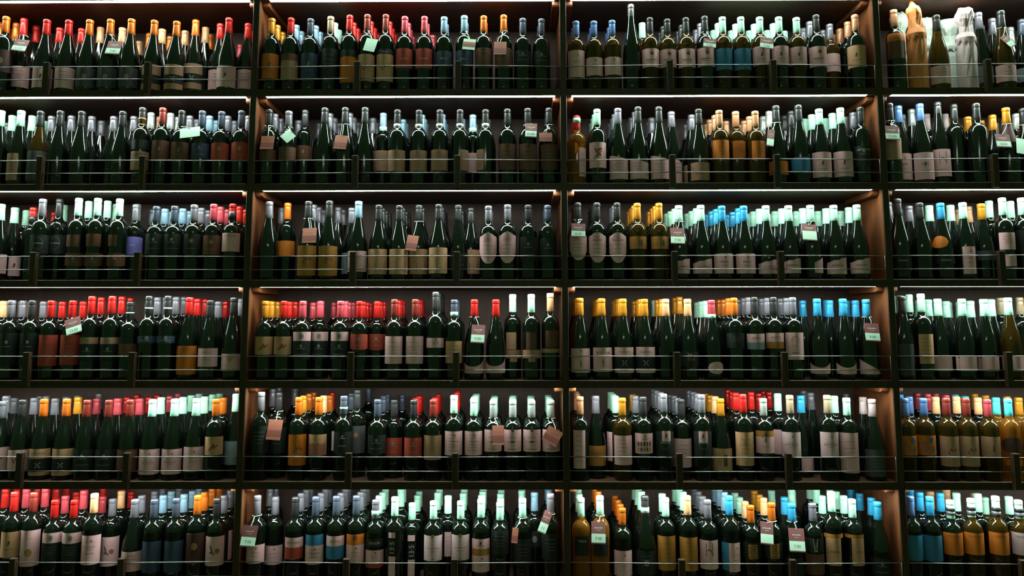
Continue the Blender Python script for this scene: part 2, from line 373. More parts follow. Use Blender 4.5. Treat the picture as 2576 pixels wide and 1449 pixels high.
        P.disc(0.004, Z(0.62), 0.004, 0.012, TAG_BAND, f, 10); P.disc(-0.016, Z(0.62), 0.012, 0.005, GOLD_INK, f, 10); P.disc(0.022, Z(0.64), 0.010, 0.005, GOLD_INK, f, 10); P.disc(0.004, Z(0.44), 0.003, 0.003, TAG_BAND, f, 8)
    elif code == 'F':
        for i in range(5): P.disc(-0.016 + 0.008 * i, Z(0.45 + 0.10 * (i % 2)), 0.0035, 0.008, [GOLD_INK, RED_INK, INK][i % 3], f, 8, 0.3 * i)
        P.line(-ww * .4, ww * .4, Z(0.14), 0.0022, GOLD_INK, f)
    elif code == 'K':
        P.text('SYRANA', 0, Z(0.22), 0.0062, ww * 1.2, GOLD_INK, f)
        for i in range(7):
            u = -ww * .9 + ww * 1.8 * i / 6; P.poly([(u - 0.0058, Z(1)), (u + 0.0058, Z(1)), (u + 0.0058, Z(0.46 - 0.10 * (i % 2))), (u - 0.0058, Z(0.46 - 0.06 * ((i + 1) % 2)))], TAG_BACK, f)
    elif code == 'h': P.disc(0, Z(0.62), 0.0125, 0.0130, GOLD_INK, f, 20); P.ring(0, Z(0.62), 0.0125, 0.001, RED_INK, f); P.text('VERMIGLIA', 0, Z(0.22), 0.004, ww * 1.1, GOLD_INK, f)
    elif code == 'v': P.ring(0, Z(0.45), 0.019, 0.0010, PALE_DIM, f, 0, 6.2832, 24, 1.2); P.line(-0.018, 0.018, Z(0.45), 0.0040, PALE_DIM, f)
    elif code == 'L':
        P.poly([(-0.006, Z(0.95)), (ww * .9, Z(0.95)), (ww * .9, Z(0.52)), (-0.006, Z(0.52))], INK, f); P.line(-ww, ww, Z(0.30), 0.0010, RED_INK, f); P.disc(0.004, Z(0.13), 0.002, 0.003, RED_INK, f, 8); P.disc(0.016, Z(0.80), 0.010, 0.004, PALE_DIM, f, 10)
    elif code == 'r': P.disc(0.006, Z(0.18), 0.0030, 0.0042, RED_INK, f, 8); P.line(-ww * .4, ww * .5, Z(0.42), 0.0012, INK, f); P.line(-ww * .3, ww * .4, Z(0.6), 0.001, INK, f)
    elif code == 'k': P.poly([(-0.002, Z(.10)), (.014, Z(.12)), (.013, Z(.45)), (-.002, Z(.55))], TAG_BAND, f); P.poly([(-0.004, Z(.52)), (.014, Z(.42)), (.015, Z(.60)), (-.004, Z(.62))], INK, f); P.line(-ww * .6, ww * .6, Z(.82), .001, INK, f)
    elif code == 'T': P.ring(0, Z(0.28), 0.014, 0.0016, INK, f, -0.5, 3.64, 16); P.line(-ww * .3, ww * .3, Z(.5), .001, INK, f); P.line(-ww * .4, ww * .4, Z(.75), .0026, INK, f)
    elif code == 'y':                                # small figure under a word
        P.disc(0.0, Z(0.52), 0.0022, 0.0028, INK, f, 8); P.disc(0.001, Z(0.61), 0.0026, 0.0062, INK, f, 8); P.strip([(0.001, Z(.66)), (-.004, Z(.80))], .0016, INK, f); P.strip([(0.001, Z(.66)), (.005, Z(.80))], .0016, INK, f); P.disc(0.002, Z(.1), .004, .003, RED_INK, f, 8)
    elif code == 'i': P.disc(0, Z(.28), .006, .0075, PALE_DIM, f, 6); P.line(-ww * .45, ww * .45, Z(.42), .0022, PALE_DIM, f); P.line(-ww * .7, ww * .7, Z(.72), .0016, PALE_DIM, f)
    elif code == 'u': P.poly([(-.004, Z(.16)), (.004, Z(.16)), (.0026, Z(.24)), (-.0026, Z(.24))], PALE_INK, f); P.line(-.011, .011, Z(.29), .0022, PALE_INK, f); P.text('Dunnata', 0, Z(.62), .0062, ww * 1.3, PALE_INK, f)
    elif code == 'R': P.ring(0, Z(0.35), 0.010, 0.0012, GOLD_INK, f); P.disc(0, Z(.35), .006, .006, GOLD_INK, f); P.line(-ww * .5, ww * .5, Z(.72), .0012, GOLD_INK, f)
    elif code == 'B': P.disc(-0.012, Z(.55), .015, .022, TAG_BACK, f, 14, .3); P.disc(.016, Z(.25), .010, .012, BLUE_INK, f, 12); P.disc(.022, Z(.7), .006, .014, BLUE_INK, f, 10)
    elif code == 'p': P.poly([(-.014, Z(.55)), (.014, Z(.55)), (.014, Z(.10)), (-.014, Z(.10))], TAG_BAND, f); P.poly([(-.014, Z(.55)), (.014, Z(.55)), (.006, Z(.33)), (-.004, Z(.30)), (-.014, Z(.38))], INK, f); P.line(-ww * .6, ww * .3, Z(.75), .001, INK, f)
    elif code == 'w': P.disc(-.002, Z(.25), .005, .005, GOLD_INK, f, 10); P.disc(.006, Z(.20), .0045, .0045, GOLD_INK, f, 10); P.disc(-.006, Z(.14), .0036, .0036, PALE_DIM, f, 10); P.text('Orvi', .006, Z(.5), .012, .03, GOLD_INK, f)
    elif code == 'P': P.disc(0, Z(.5), .009, .012, PALE_DIM, f, 12); P.disc(.001, Z(.52), .003, .006, RED_INK, f, 8)
    elif code == 'W': P.poly([(-.009, Z(.02)), (.009, Z(.02)), (.006, Z(.9)), (-.004, Z(.95))], PALE_INK, f); P.poly([(-.004, Z(.85)), (.003, Z(.2)), (.006, Z(.8))], INK, f)
    elif code == 'n':
        for i in range(6): P.poly([(-ww, Z(.10 + .15 * i)), (-ww + .005, Z(.14 + .15 * i)), (-ww, Z(.19 + .15 * i))], INK, f)
        P.disc(-ww + .003, Z(.1), .004, .004, INK, f, 6)

ROWW = ['top shelf', 'second shelf', 'third shelf', 'fourth shelf', 'fifth shelf', 'bottom shelf']
BAYW = ['first bay', 'second bay', 'third bay', 'last bay']
ORD = 'first second third fourth fifth sixth seventh eighth ninth tenth eleventh twelfth thirteenth fourteenth fifteenth sixteenth seventeenth eighteenth nineteenth twentieth'.split()
ORD += ['twenty-' + o for o in ORD[:9]]
CELL = {}                                           # (row, bay) -> scale, x, y of the zoom the numbers were read in
for r, y in enumerate((0, 235, 475, 715, 965, 1210)):
    CELL[r, 0] = (3.903, 0, y); CELL[r, 1] = (3.1415, 620, y); CELL[r, 2] = (3.0667, 1400, y); CELL[r, 3] = (5.795, 2180, y)
CELL[2, 2] = (2.9953, 1400, 475); CELL[3, 1] = (3.0667, 600, 715); CELL[3, 2] = (2.9953, 1400, 715); CELL[3, 3] = (5.573, 2180, 715)
CELL[4, 1] = (3.0667, 600, 965); CELL[4, 2] = (2.9273, 1400, 965); CELL[4, 3] = (5.573, 2180, 965)
CELL[5, 1] = (2.9953, 580, 1210); CELL[5, 2] = (2.8622, 1400, 1210); CELL[5, 3] = (6.063, 2180, 1210)

PLACED = {}                                         # cell -> [(x, y, r)]
FRONT = {}                                          # cell -> [(pixel x, ordinal word, X, Y, shape, zbase, sz)]
BACKS = []
PITCHY = 0.0765
def free(cell, X, Y, r, k=1.0):
    return all((X - x) ** 2 + (Y - y) ** 2 >= (k * (r + q)) ** 2 for x, y, q in PLACED[cell])

def parse(row, bay, text):
    s, ox, oy = CELL[row, bay]; out = []
    for ln in text.strip().splitlines():
        for ent in ln.split(';'):
            t = ent.split()
            if not t: continue
            sc, _, back = t[2].partition('/')
            d = dict(x=ox + float(t[0]) / s, y=oy + float(t[1]) / s, sh=sc[0], cap=sc[1], rank=int(sc[2]) if len(sc) > 2 else 0, back=back, lab=t[3:], s=s, oy=oy)
            out.append(d)
    return out

def bottle_cell(row, bay, text, nback=3):
    cell = (row, bay); L = parse(row, bay, text); PLACED.setdefault(cell, []); FRONT[cell] = []
    zb = ZL[row + 1] + TH
    xa, xb = XP[bay] + UW, XP[bay + 1] - UW
    nf = nr = 0
    for d in sorted(L, key=lambda d: (d['rank'], d['x'])):
        sh = d['sh'].lower(); glass = 'g' if d['sh'].islower() else 'a'
        if sh in 'ac': glass = 'c'; sh = 'd'
        r = RB[sh]; Y = r + 0.009 + PITCHY * d['rank']
        for _ in range(60):
            p = at(d['x'], d['y'], Y); X = min(max(p.x, xa + r + 0.001), xb - r - 0.001)
            if free(cell, X, Y, r): break
            Y += 0.006
        if Y > DEPTH - 0.012 - r: continue
        sz = max(0.72, min((p.z - zb) / H0, (ZL[row] - 0.012 - zb) / H0))
        PLACED[cell].append((X, Y, r))
        d.update(X=X, Y=Y, sz=sz)
        if d['rank'] and not d['lab'] and glass == 'g':    # only a cap shows: it belongs to the ranks behind
            BACKS.append((X, Y, zb, sz, sh, d['cap'])); continue
        vis = math.atan2(CAM.x - X, Y - CAM.y)      # how far the camera stands to the side of this bottle
        o = link('wine_bottle', BODY[sh, glass], None, (X, Y, zb + 0.0004)); o.scale = (1, 1, sz)
        cw = CAPS[d['cap']][0]
        shw = {'d': 'Dark', 'b': 'Sloping', 'h': 'Tall', 's': 'Champagne-style'}[sh]
        if glass == 'a': shw = 'Olive-gold' if sh == 'd' else 'Sloping-olive'
        if glass == 'c': shw = 'Amber'
        lw = ''
        mains = [t for t in d['lab'] if t[0] in LABS]
        if mains: lw = ' and %s label' % LABS[mains[0][0]][0]
        if d['rank'] == 0:
            w = ORD[nf]; nf += 1
            tag(o, '%s bottle with %s capsule%s, %s in front row, %s, %s' % (shw, cw, lw, w, ROWW[row], BAYW[bay]), 'bottle', 'wine bottles on the %s of the %s' % (ROWW[row], BAYW[bay]))
            FRONT[cell].append((d['x'], w, X, Y, sh, zb, sz))
        else:
            w = ORD[nr]; nr += 1
            tag(o, '%s-capped %s bottle, %s behind front row, %s, %s' % (cw.replace(' ', '-'), {'d': 'dark', 'b': 'sloping', 'h': 'tall', 's': 'champagne-style'}[sh], w, ROWW[row], BAYW[bay]), 'bottle', 'wine bottles on the %s of the %s' % (ROWW[row], BAYW[bay]))
        link('capsule', CAPME[sh, d['cap']], o)
        def zz(v): return (at(d['x'], d['oy'] + v / d['s'], Y - r).z - zb) / sz
        for t in d['lab']:
            if t[0] == '^':                         # a neck band
                a, b2 = (float(q) for q in t[2:].split('-')); z1, z0 = zz(a), zz(b2)
                rr = 0.0172 if sh in 'bs' else 0.0166
                me = lathe('neck_band', [(rr - 0.0012, z0), (rr, z0 + 0.0004), (rr, z1 - 0.0004), (rr - 0.0012, z1)], 20, CAPM[t[1]]); link('neck_band', me, o); continue
            parts = t.split(':'); spec = parts[0]; arts = parts[1:]
            kind = ''
            if '~' in spec: spec, kind = spec.split('~')
            offp = None
            if '@' in spec: spec, offp = spec.split('@')
            a, b2 = (float(q) for q in spec[1:].split('-')); z1, z0 = min(zz(a), 0.236), max(zz(b2), 0.006)
            if z1 - z0 < 0.004: continue
            R = RB[sh]; phi = 0.5 * vis; hw = 1.20 * R
            if offp:
                ym = d['oy'] + (a + b2) / 2 / d['s']; q0, q1 = (at(CELL[cell][1] + float(q) / d['s'], ym, Y).x - X for q in offp.split(','))
                a0, a1 = (math.asin(max(-0.97, min(0.97, q / R))) for q in (q0, q1)); phi = (a0 + a1) / 2 + vis; hw = max(0.002, (a1 - a0) / 2 * R)
            lo = link('label', label_mesh(sh, phi, hw, z0, z1, kind, LABM[spec[0]], 0.0006 + (0.0003 if t is not d['lab'][0] else 0)), o)
            if arts:
                P = Print(); f = wrap(sh, phi, 0.0012)
                for c in arts: art(c, P, f, hw, z0, z1, spec[0] in 'KDNRBVMG')
                word = any(c[0] in '=|' for c in arts)
                po = P.build('label_lettering' if word else 'label_pattern', lo)
                if po and not word: po['kind'] = 'stuff'          # bits of print too small to pick apart
    # the ranks behind, gathered for the one stuff object
    for d in L:
        if 'X' not in d or d['back'] == '-': continue
        sh = d['sh'].lower(); sh = 'd' if sh in 'ac' else sh; r = RB[sh]
        caps = d['back'] or d['cap'] * nback
        if row >= 4 and len(caps) > 1 and '.' not in caps: caps += caps[-1] * 2
        Y = d['Y']
        for c in caps:
            Y += 2 * r + 0.0012
            if Y > DEPTH - 0.014 - r: break
            if c == '.': continue
            X = d['X'] + random.uniform(-0.002, 0.002)
            if not free(cell, X, Y, r, 1.0) or not xa + r < X < xb - r: continue
            PLACED[cell].append((X, Y, r)); BACKS.append((X, Y, zb, d['sz'] * random.uniform(0.992, 1.006), sh, c))

# ---------------------------------------------------------------- bottles wrapped in paper, top shelf of the last bay
PAPER_O = noisy('orange_wrapping_paper', (0.62, 0.195, 0.045), 0.7, scale=40)
PAPER_W = noisy('white_wrapping_paper', (0.60, 0.66, 0.60), 0.7, scale=40)
PAPER_M = noisy('mauve_tissue_paper', (0.66, 0.48, 0.50), 0.7, scale=40)
def wrapped(x, y, Y, r, mat, label, seed, twist, flat=0.0):
    s, ox, oy = CELL[0, 3]; zb = ZL[1] + TH + 0.0004; p = at(ox + x / s, oy + y / s, Y); h = p.z - zb
    rnd = random.Random(seed); seg = 30; ph = [rnd.uniform(0, 6.28) for _ in range(8)]
    P = [(0.95, 0), (1.0, .01), (1.0, .12), (1.0, .22), (1.0, .32), (1.0, .42), (.99, .50), (.96, .57), (.88, .63), (.78, .68), (.70, .73), (.66, .78), (.70, .82), (.76, .86), (.74, .90), (.56, .93), (.34, .955), (.20, .98), (.15, 1.0)]
    if flat: P = [(.95, 0), (1.0, .01), (1.0, .12), (1.0, .22), (1.0, .32), (1.0, .42), (.98, .50), (.86, .58), (.72, .65), (.60, .71), (.56, .77), (.70, .82), (.84, .86), (.90, .91), (.86, .95), (.62, .985), (.30, 1.0)]
    v, f = [], []
    for j, (rr, z) in enumerate(P):
        cx = twist * max(0, z - .82) / .18
        for i in range(seg):
            a = 2 * math.pi * i / seg
            k = 1 + 0.022 * math.sin(5 * a + ph[0] + 9 * z) + 0.03 * math.sin(9 * a + ph[1] - 14 * z) * (0.4 + z) + (0.10 * math.sin(4 * a + ph[2] + 20 * z) if z > .6 else 0)
            k *= 1 + rnd.uniform(-.022, .022) * (0.5 + z)
            v.append((r * rr * k * math.sin(a) + cx, -r * rr * k * math.cos(a), h * (min(1, z + rnd.uniform(-.008, .008) if 0.02 < z < .99 else z) + (0.012 * math.sin(3 * a + ph[3]) if 0.05 < z < 1 else 0))))
    for j in range(len(P) - 1):
        for i in range(seg):
            k = (i + 1) % seg; f.append((j * seg + i, j * seg + k, (j + 1) * seg + k, (j + 1) * seg + i))
    f.append(tuple(range(seg))[::-1]); f.append(tuple((len(P) - 1) * seg + i for i in range(seg)))
    o = link('wrapped_bottle', mesh_from('paper_wrap', v, f, mat), None, (p.x, Y, zb + 0.001)); tag(o, label, 'bottle', 'paper wrapped bottles on the top shelf')
    PLACED.setdefault((0, 3), []).append((p.x, Y, r * 1.06))
    # the loose flap round the shoulder, with a torn edge
    v, f = [], []; n = 36
    for j in range(3):
        for i in range(n + 1):
            a = -1.9 + 3.8 * i / n; rr = r * (1.03, 1.06, .86)[j]; z = h * ((.57 + .02 * math.sin(11 * a) + .012 * math.sin(23 * a + 1)), .62, .68)[j]
            v.append((rr * math.sin(a), -rr * math.cos(a), z))
    for j in range(2):
        for i in range(n): k = j * (n + 1) + i; f.append((k, k + 1, k + n + 2, k + n + 1))
    link('paper_flap', mesh_from('paper_flap', v, f, mat), o)
wrapped(690, 30, 0.052, 0.039, PAPER_O, 'bottle wrapped in orange paper with a twisted top, on the top shelf', 3, -0.012)
wrapped(1410, 130, 0.052, 0.039, PAPER_M, 'bottle wrapped in crumpled white tissue, in front on the top shelf', 5, 0.002, 1)
wrapped(870, 272, 0.162, 0.042, PAPER_W, 'white paper wrapped bottle standing behind the orange one', 8, 0.0, 1)
wrapped(1180, 290, 0.162, 0.044, PAPER_W, 'white paper wrapped bottle behind the white tissue one', 9, 0.0, 1)
wrapped(470, 200, 0.162, 0.040, PAPER_W, 'white paper wrapped bottle behind the amber bottle, top shelf', 10, 0.0, 1)


# bottles as read off the photograph: x and top of the cap, form and cap (and how far behind the front row) / caps behind it, then
# labels (colour, top-bottom, @x range, ~edge, :print) and ^neck bands
bottle_cell(0, 0, '''
65 168 do/o M480-700:P; 240 185 br/.r W645-850:l; 465 198 br/.r W655-855:e; 680 203 br/.r W655-860:l; 885 200 bo/.o G655-850:P; 1090 195 bo/.o G655-850:P; 1295 192 bo/.o G655-850:P
1520 205 bo/.o T628-728 K730-812:c T814-875; 1738 215 bo/.o T628-728 K730-812:c T814-875; 1925 200 bo/.o T618-718 K720-806:c T808-868; 2250 183 br/.r W640-850:e; 2440 237 br/r W680-870:l
165 232 bo1/o; 360 258 br1/o; 590 278 br1/r; 805 285 br1/r; 990 272 bi1/o; 1205 278 bi1/o; 1370 410 bi3/.; 1595 290 bi1/o; 1820 307 bi1/o; 2020 272 bi1/i; 2165 237 br1/r W682-875:l; 20 225 bo2; 2360 445 bp3''')
bottle_cell(0, 1, '''
203 150 dy/yyy O420-620:e; 355 147 dr/lll N420-475 T475-625; 510 153 dn/lll D415-620:e; 668 135 dt/www K380-620:l; 818 125 dr/rrr K390-445 O445-650; 958 120 dm/rrr C425-640:F; 1103 120 dm/rrr K385-424:=Gheri@.5 C425-640:F
1253 135 dp/ppp R380-535:=Camelot@.52; 1408 135 dp/p R380-535:=Camelot@.52; 1563 138 dl/ll D400-520:=Ribera@.5; 1722 128 dl/l D395-520:=Ribera@.55; 1875 130 do/o N375-530:l; 2033 123 do N375-530:l; 2183 150 dn K395-500:i; 2330 155 dn K400-505:i
1470 283 dp2''')
bottle_cell(0, 2, '''
150 168 Du/u W385-595:r; 287 168 Du/uu W440-580:r; 428 162 Du/uu W437-575:r; 572 32 hk/k; 718 142 Dk/kkk W372-515:d; 852 152 Dk/kkk W377-515:d; 995 142 Dk/kkk W372-515:d; 1140 130 dk/ggg W365-508:d
1278 135 Dw/www B370-535; 1420 135 Dw/www B370-535; 1565 135 Dw/www W355-500:m:e; 1712 135 dw/www W350-498:m:e; 1848 140 Dw/www W358-498:m:e; 1998 120 dk/ggg W355-510:d; 2300 118 dc/ccc C345-515@2248,2395:e
2105 190 Dg1/gg W410-550:=ATTO@.6; 660 180 Dw1/k''')
bottle_cell(0, 3, '''
390 150 dc/- O470-665 N590-845@318,562; 1010 230 Bk/- W950-1210:l; 1625 190 bg/gg S950-1200; 1950 165 Bk/k W935-1180:r; 2250 290 bn1/n S980-1180
1500 305 bg1; 1825 275 bg1 W950-1190; 2090 405 bs2''')  # first bottle: amber, its shaded lower half painted in with dark glass
bottle_cell(1, 0, '''
15 172 bw; 212 172 bw/.w T585-850@75,172:l; 405 178 Bk/g G560-850; 598 175 bk/g; 808 180 bk/g; 1210 180 bk/g; 1405 143 dk/sc ^y225-240 ^y285-296 K450-545:q T565-750:=QUATTRO@.2; 1603 145 dm/ss N458-655:e; 1790 172 dk/gg N475-655:e; 1990 175 dn/ll D485-640:i; 2180 182 dn/gg R480-655~r:R; 2375 175 dn/g R475-655~r:R
125 220 bw1/w; 320 222 bw1/w; 510 225 bg1/g; 705 222 bg1/g; 905 228 bg1/g; 1000 272 bg2; 1120 228 bg1/g; 1318 228 bg1/g''')
bottle_cell(1, 1, '''
183 130 dk/ggg N440-530; 337 143 dg/ggg N420-530:l; 467 133 dk/ggg N410-525:e; 622 117 bk/ggg; 783 115 bk/ggg; 940 115 bk/ggg; 1195 133 dk/lll ^s228-262 T445-612:m; 1365 135 dk/lll ^s230-265 T447-612:m; 1530 133 dk/lll ^s226-262 T442-608:m
1688 132 dk/ll ^s226-260 T442-608@1682,1778:m; 1890 132 dk/gg ^s224-260 T440-605@1812,1876:m; 2062 127 dk N395-600:l; 2222 122 dk N395-600:l; 2390 120 dk N400-600:l
1083 158 dl1/g ^w250-290 T450-612:m; 1790 172 dl1 ^w258-296 W470-630''')
bottle_cell(1, 2, '''
155 175 ar/r ^w175-215 W415-640@175,232:l; 312 125 dw/www W375-572:x; 472 118 bg/ggg W475-660~s:l; 627 107 bk/ggg W503-658~s:l; 787 107 bk/ggg W475-658~s:l; 885 143 bg/gg W495-690@890,972~s:l; 1093 125 bk/ggg T530-668:=BIANCO@.6; 1253 133 Dc/ccc O357-502@1204,1336:r; 1380 142 Dc/ccc O364-508@1362,1464:r; 1530 140 Dc/ccc O364-510@1510,1612:r
1690 98 bk/ss O520-625; 1862 93 bk/kk B490-610~r; 2023 123 bw/www W450-645:e; 2187 115 bw/www W445-640:e; 2340 110 dk/gg K400-560:=ARTEMISIA@.2:i
1040 168 bg1/gg T548-690@980,1014''')
bottle_cell(1, 3, '''
330 150 dk/. T640-965; 460 185 bu/g W872-1255:r:=Regale@.4; 770 155 bu/f W855-1250:e:=Regale@.42; 1025 85 hk/f W808-1205:p; 1265 160 dk/fff; 1590 150 dk/yyy; 2025 215 by/s M430-700; 2275 225 bk/s
650 235 bs1; 870 305 df1; 1140 305 df2; 1470 345 dy1; 1830 318 by1; 2175 300 ds1''')
bottle_cell(2, 0, '''
150 187 bw/w W665-855@82,178:e; 425 102 dg/ww K450-635:v; 590 97 dk/gw K450-635:v; 778 95 dw/ww N450-567@656,776 N630-760~r:e; 965 95 dw/ww N440-565@856,985 N628-760~r:e; 1180 100 dw/ww N450-560@1060,1146 N635-762~r:g
1340 155 dg/ggg V470-650~r:=OLA@.45; 1540 175 dn/lll K440-640:i; 1718 172 dn/lll K440-640:i; 1910 158 dg/ggg K440-640:R; 2102 152 dp/ppp N455-645:R; 2288 150 dr/rrr ^k215-300 W432-615:=NOTARPANARO@.16; 15 152 bw/w W640-830
262 213 dw1 W460-640@200,298:=NOTARP@.16; 332 185 dr1 ^k262-330''')
bottle_cell(2, 1, '''
183 103 bg/ggg; 328 113 do/ooo O410-530; 493 100 bk/ggg Y447-685:F; 658 97 bk/ggg Y450-688:F; 888 100 bl/g W490-655:R:l; 1048 130 bk/kkk C475-675:L; 1210 133 bk/kkk C475-675:L; 1365 130 bk/kkk C475-675:L; 1520 125 bk/kkk C463-668:L; 1675 130 bk/kkk K500-640:i
1912 137 dg/ggg W348-592~h:=IANUS@.22:m; 2063 127 dg/ggg W340-588~h:=IANUS@.22:m; 2225 130 dk/ggg K380-578:i; 2380 132 dn/nn K390-580:i
835 152 bg1 S505-672:l; 1775 152 bk1/k C480-672:L''')
bottle_cell(2, 2, '''
160 107 dk/kk W328-538~h:m; 303 107 dk/kkk W328-556~h:=AKRAM@.24:m; 455 107 dk/ggg W328-558~h:=PRETIOSA@.24:m; 607 110 Dy/yyy Y358-452:q; 770 110 Dy/yyy Y358-452:q; 920 127 bw/www W520-638~w:=CALABRIA@.55; 1085 125 bw/www W520-638~w:=CALABRIA@.55
1243 130 bb/bbb W487-637:=Bruna@.4:r; 1408 130 bb/bbb W487-637:=Bruna@.4:r; 1575 128 bw/www W525-640~w:=CALABRIA@.55:z; 1745 128 bw/www W515-636~w:=ARBANIA@.5; 1910 125 bw/www W515-634@1945,2020~w:z; 2085 125 bw/www W512-642~w:=ARBANIA@.5:z; 2260 122 bw/www W512-638~w:=ARBANIA@.5:z''')
bottle_cell(2, 3, '''
445 150 bk/g K1000-1200:=Arnesa@.2; 765 208 bk/g; 1072 210 bb/w O680-860@960,1190~o K1000-1090:=Arnaldo@.4; 1395 203 bw/i W840-1240@1412,1572:r; 1665 220 by/w G900-1040; 1970 135 dw/ww W635-885@1945,2175:l W965-1130@2018,2182; 2250 135 dw/w K600-900
615 250 bg1; 910 245 bw1/w; 1218 240 bw1/i; 1480 262 bi2; 1780 178 dw1''')
bottle_cell(3, 0, '''
120 160 dg/gg K480-800:i; 325 160 dk/gg K480-800:i; 510 162 dr/rr R500-805:l; 720 162 dr/rr R500-795:l; 908 120 dr/rr T523-588:P K590-760:i; 1108 118 dr/rr T523-588:P K590-760:i; 1285 175 dk/gg ^w275-290 N585-700; 1470 117 dk/gg ^w228-245 D510-580:d; 1655 115 dk/gg ^w228-245 D510-580:d
1865 130 br/rr O607-668:r O668-888; 2070 160 bk/gr W630-812:l; 2300 133 bk/g W685-852:R
40 165 di1; 215 165 dg2''')
bottle_cell(3, 1, '''
212 130 dy/yyy C405-545:s; 355 130 dr/rrr C405-545:s; 500 130 dp/ppp W368-438@420,555:P K438-580:i; 635 130 dp/ppp W368-438:P K438-580:i; 790 130 dp/ppp W368-438:P K438-580:i; 937 132 dr/rrr R385-506~r:i; 1073 132 dr/rrr R385-510~r:i; 1205 117 dm/rrr W402-615:l; 1365 117 dm/rrr W402-615:l
1522 60 dk/kkk W415-491:r; 1665 120 dn/nn ^w213-248 C440-610@1600,1722:l; 1820 118 br/. W550-690~a; 1985 118 br/. W545-687~a; 2115 78 dw/. T372-505@2066,2142 T508-572 T573-600@2095,2150; 2258 78 dw/. N372-505@2220,2292 T508-572 T573-600@2238,2290; 2405 70 di/. N358-488@2368,2468 T498-530''')
bottle_cell(3, 2, '''
175 105 by/yyy W485-668:y; 340 108 by/yyy W478-660:=ALTAVILLA@.2:y; 500 110 by/yyy W476-550:=Cusumano@.45 K551-636:c W637-670; 660 112 by/yyy W474-550:=Cusumano@.45 K551-636:c W637-670; 820 112 bi/yyw; 985 112 bi/.i K510-620:w; 1165 120 bp/www ^w225-262 W585-678@1143,1268~o; 1335 103 do/ooo K370-480:o; 1487 98 dk/ggg W374-440:=NATIO@.5 S440-492; 1630 98 dk/ggg W368-435:=NATIO@.5 Y435-485; 1775 100 dg/ggg W365-570:T
1960 110 bb/.b W590-678~v; 2155 110 bb/.b W590-680~v; 2330 115 bb/b W562-680~t
925 95 by2; 2055 122 bb1/b; 2250 122 bb1/b''')
bottle_cell(3, 3, '''
490 170 bk/. G840-1275@470,655; 755 135 dw/. C700-1118@745,928:m; 990 207 bw/w W1012-1218; 1330 207 bw/w W1012-1218:n; 1635 210 bw/w W1012-1218:n; 1975 190 Bw/w W1012-1218
590 145 dw1; 860 215 bw1/w; 1110 240 bw1; 1450 235 bw1; 1740 215 bw1; 1870 190 dt1; 2140 185 dt1''')
bottle_cell(4, 0, '''
30 175 bg W630-865:F; 230 158 bk/. W655-862:F; 438 152 bo/. C645-740:=CUSUMANO@.45 K742-868:c C870-908; 660 150 bo/. C645-740 K742-868:c C870-908; 862 160 bm/. K655-860:i; 1075 160 bm/. K655-860:i; 1285 157 bm/. N655-862:r; 1502 155 bw/. W650-898:=Rosaspina@.5:r; 1720 150 bw/. W648-895:=Rosaspina@.5:r; 1932 145 bw/. W625-868:r; 2125 152 do/. C525-705:s; 2325 100 bw/w S568-800
65 120 bg1/gg; 145 140 bg1/gg; 340 140 bg1/gg; 545 145 bg1/gg; 770 133 by1/gg; 955 145 bp1/yy; 1160 145 bp1/rr; 1375 145 bp1/rr; 1585 135 bw1/pp; 1800 132 bw1/ww; 2010 128 bw1/ww; 2195 138 do1/w C495-680@2212,2280:s''')
bottle_cell(4, 1, '''
178 65 dg/ggg K330-540:l; 315 67 dk/ggg K340-540:l; 468 105 do/yoo O395-635:F; 623 105 do/iprr C395-560:K; 815 95 dn/nnn ^w188-206 K375-545:u; 920 45 dk/nnn G328-540:g; 1075 122 dn/gnn K400-545:i; 1203 125 dk/gnn R420-575:i; 1353 125 dk/rrr R420-575:i; 1503 122 dm/rrr T402-592:R
1663 90 dw/rrr W370-556:r:m; 1815 115 dw/www W370-556:r:m; 1965 130 ds/www W358-528:J; 2115 130 ds/www W358-528:J; 2262 130 ds/www W358-528:J; 2410 130 ds/www W358-528:J
705 90 do2 P370-520''')
bottle_cell(4, 2, '''
172 95 dc/ccc W345-628@126,212:m; 287 90 bg/nn Y460-608:=BIANCO@.35:l; 483 105 Dy/. W385-602:m; 635 97 dk/g W368-518:a; 787 75 dg/ggg K355-540:v W350-428@778,838:e; 917 115 dk/ggg W408-620@868,996:l; 1065 80 dg/ggg K355-545:v W352-435@1048,1112:e; 1205 110 by/iyy C480-645:q; 1370 78 dr/rrr C360-608:R:l
1520 108 ds/rr Y350-392 W393-516:D; 1715 85 dt/uuu P360-545@1664,1812:r:=ALICANTE@.5; 1990 85 dt/www P360-545:r:=ALICANTE@.5; 2133 105 dw/g W365-662:l; 2320 115 bf/fg G490-690:l
433 90 dw1 W360-575@362,412:l; 580 90 dg1/y; 1318 65 dr1/r; 1430 60 dr1/r; 1485 70 dr1/r; 1563 60 dr1/r; 1627 72 dw1/u W340-522@1602,1656; 1797 88 bb1/u W550-645; 1870 65 bg2; 2045 90 dw1/w; 2255 100 bf1''')
bottle_cell(4, 3, '''
520 205 Du/b O735-1012:B; 790 205 Du/p O730-1010:B; 1110 200 Dm/pp T745-1168:F; 1385 205 Dm/wp T745-1168:F; 1685 220 Dp/wq T750-1035:f; 1975 210 aq/qy M760-985~o O1070-1160; 2280 230 ai/y G780-985 O1070-1160
595 180 du1/b; 850 140 dp2; 965 185 di1/p; 1255 180 di1/p; 1555 195 di1/p; 1810 195 aq1/y; 2125 195 ay1/y''')
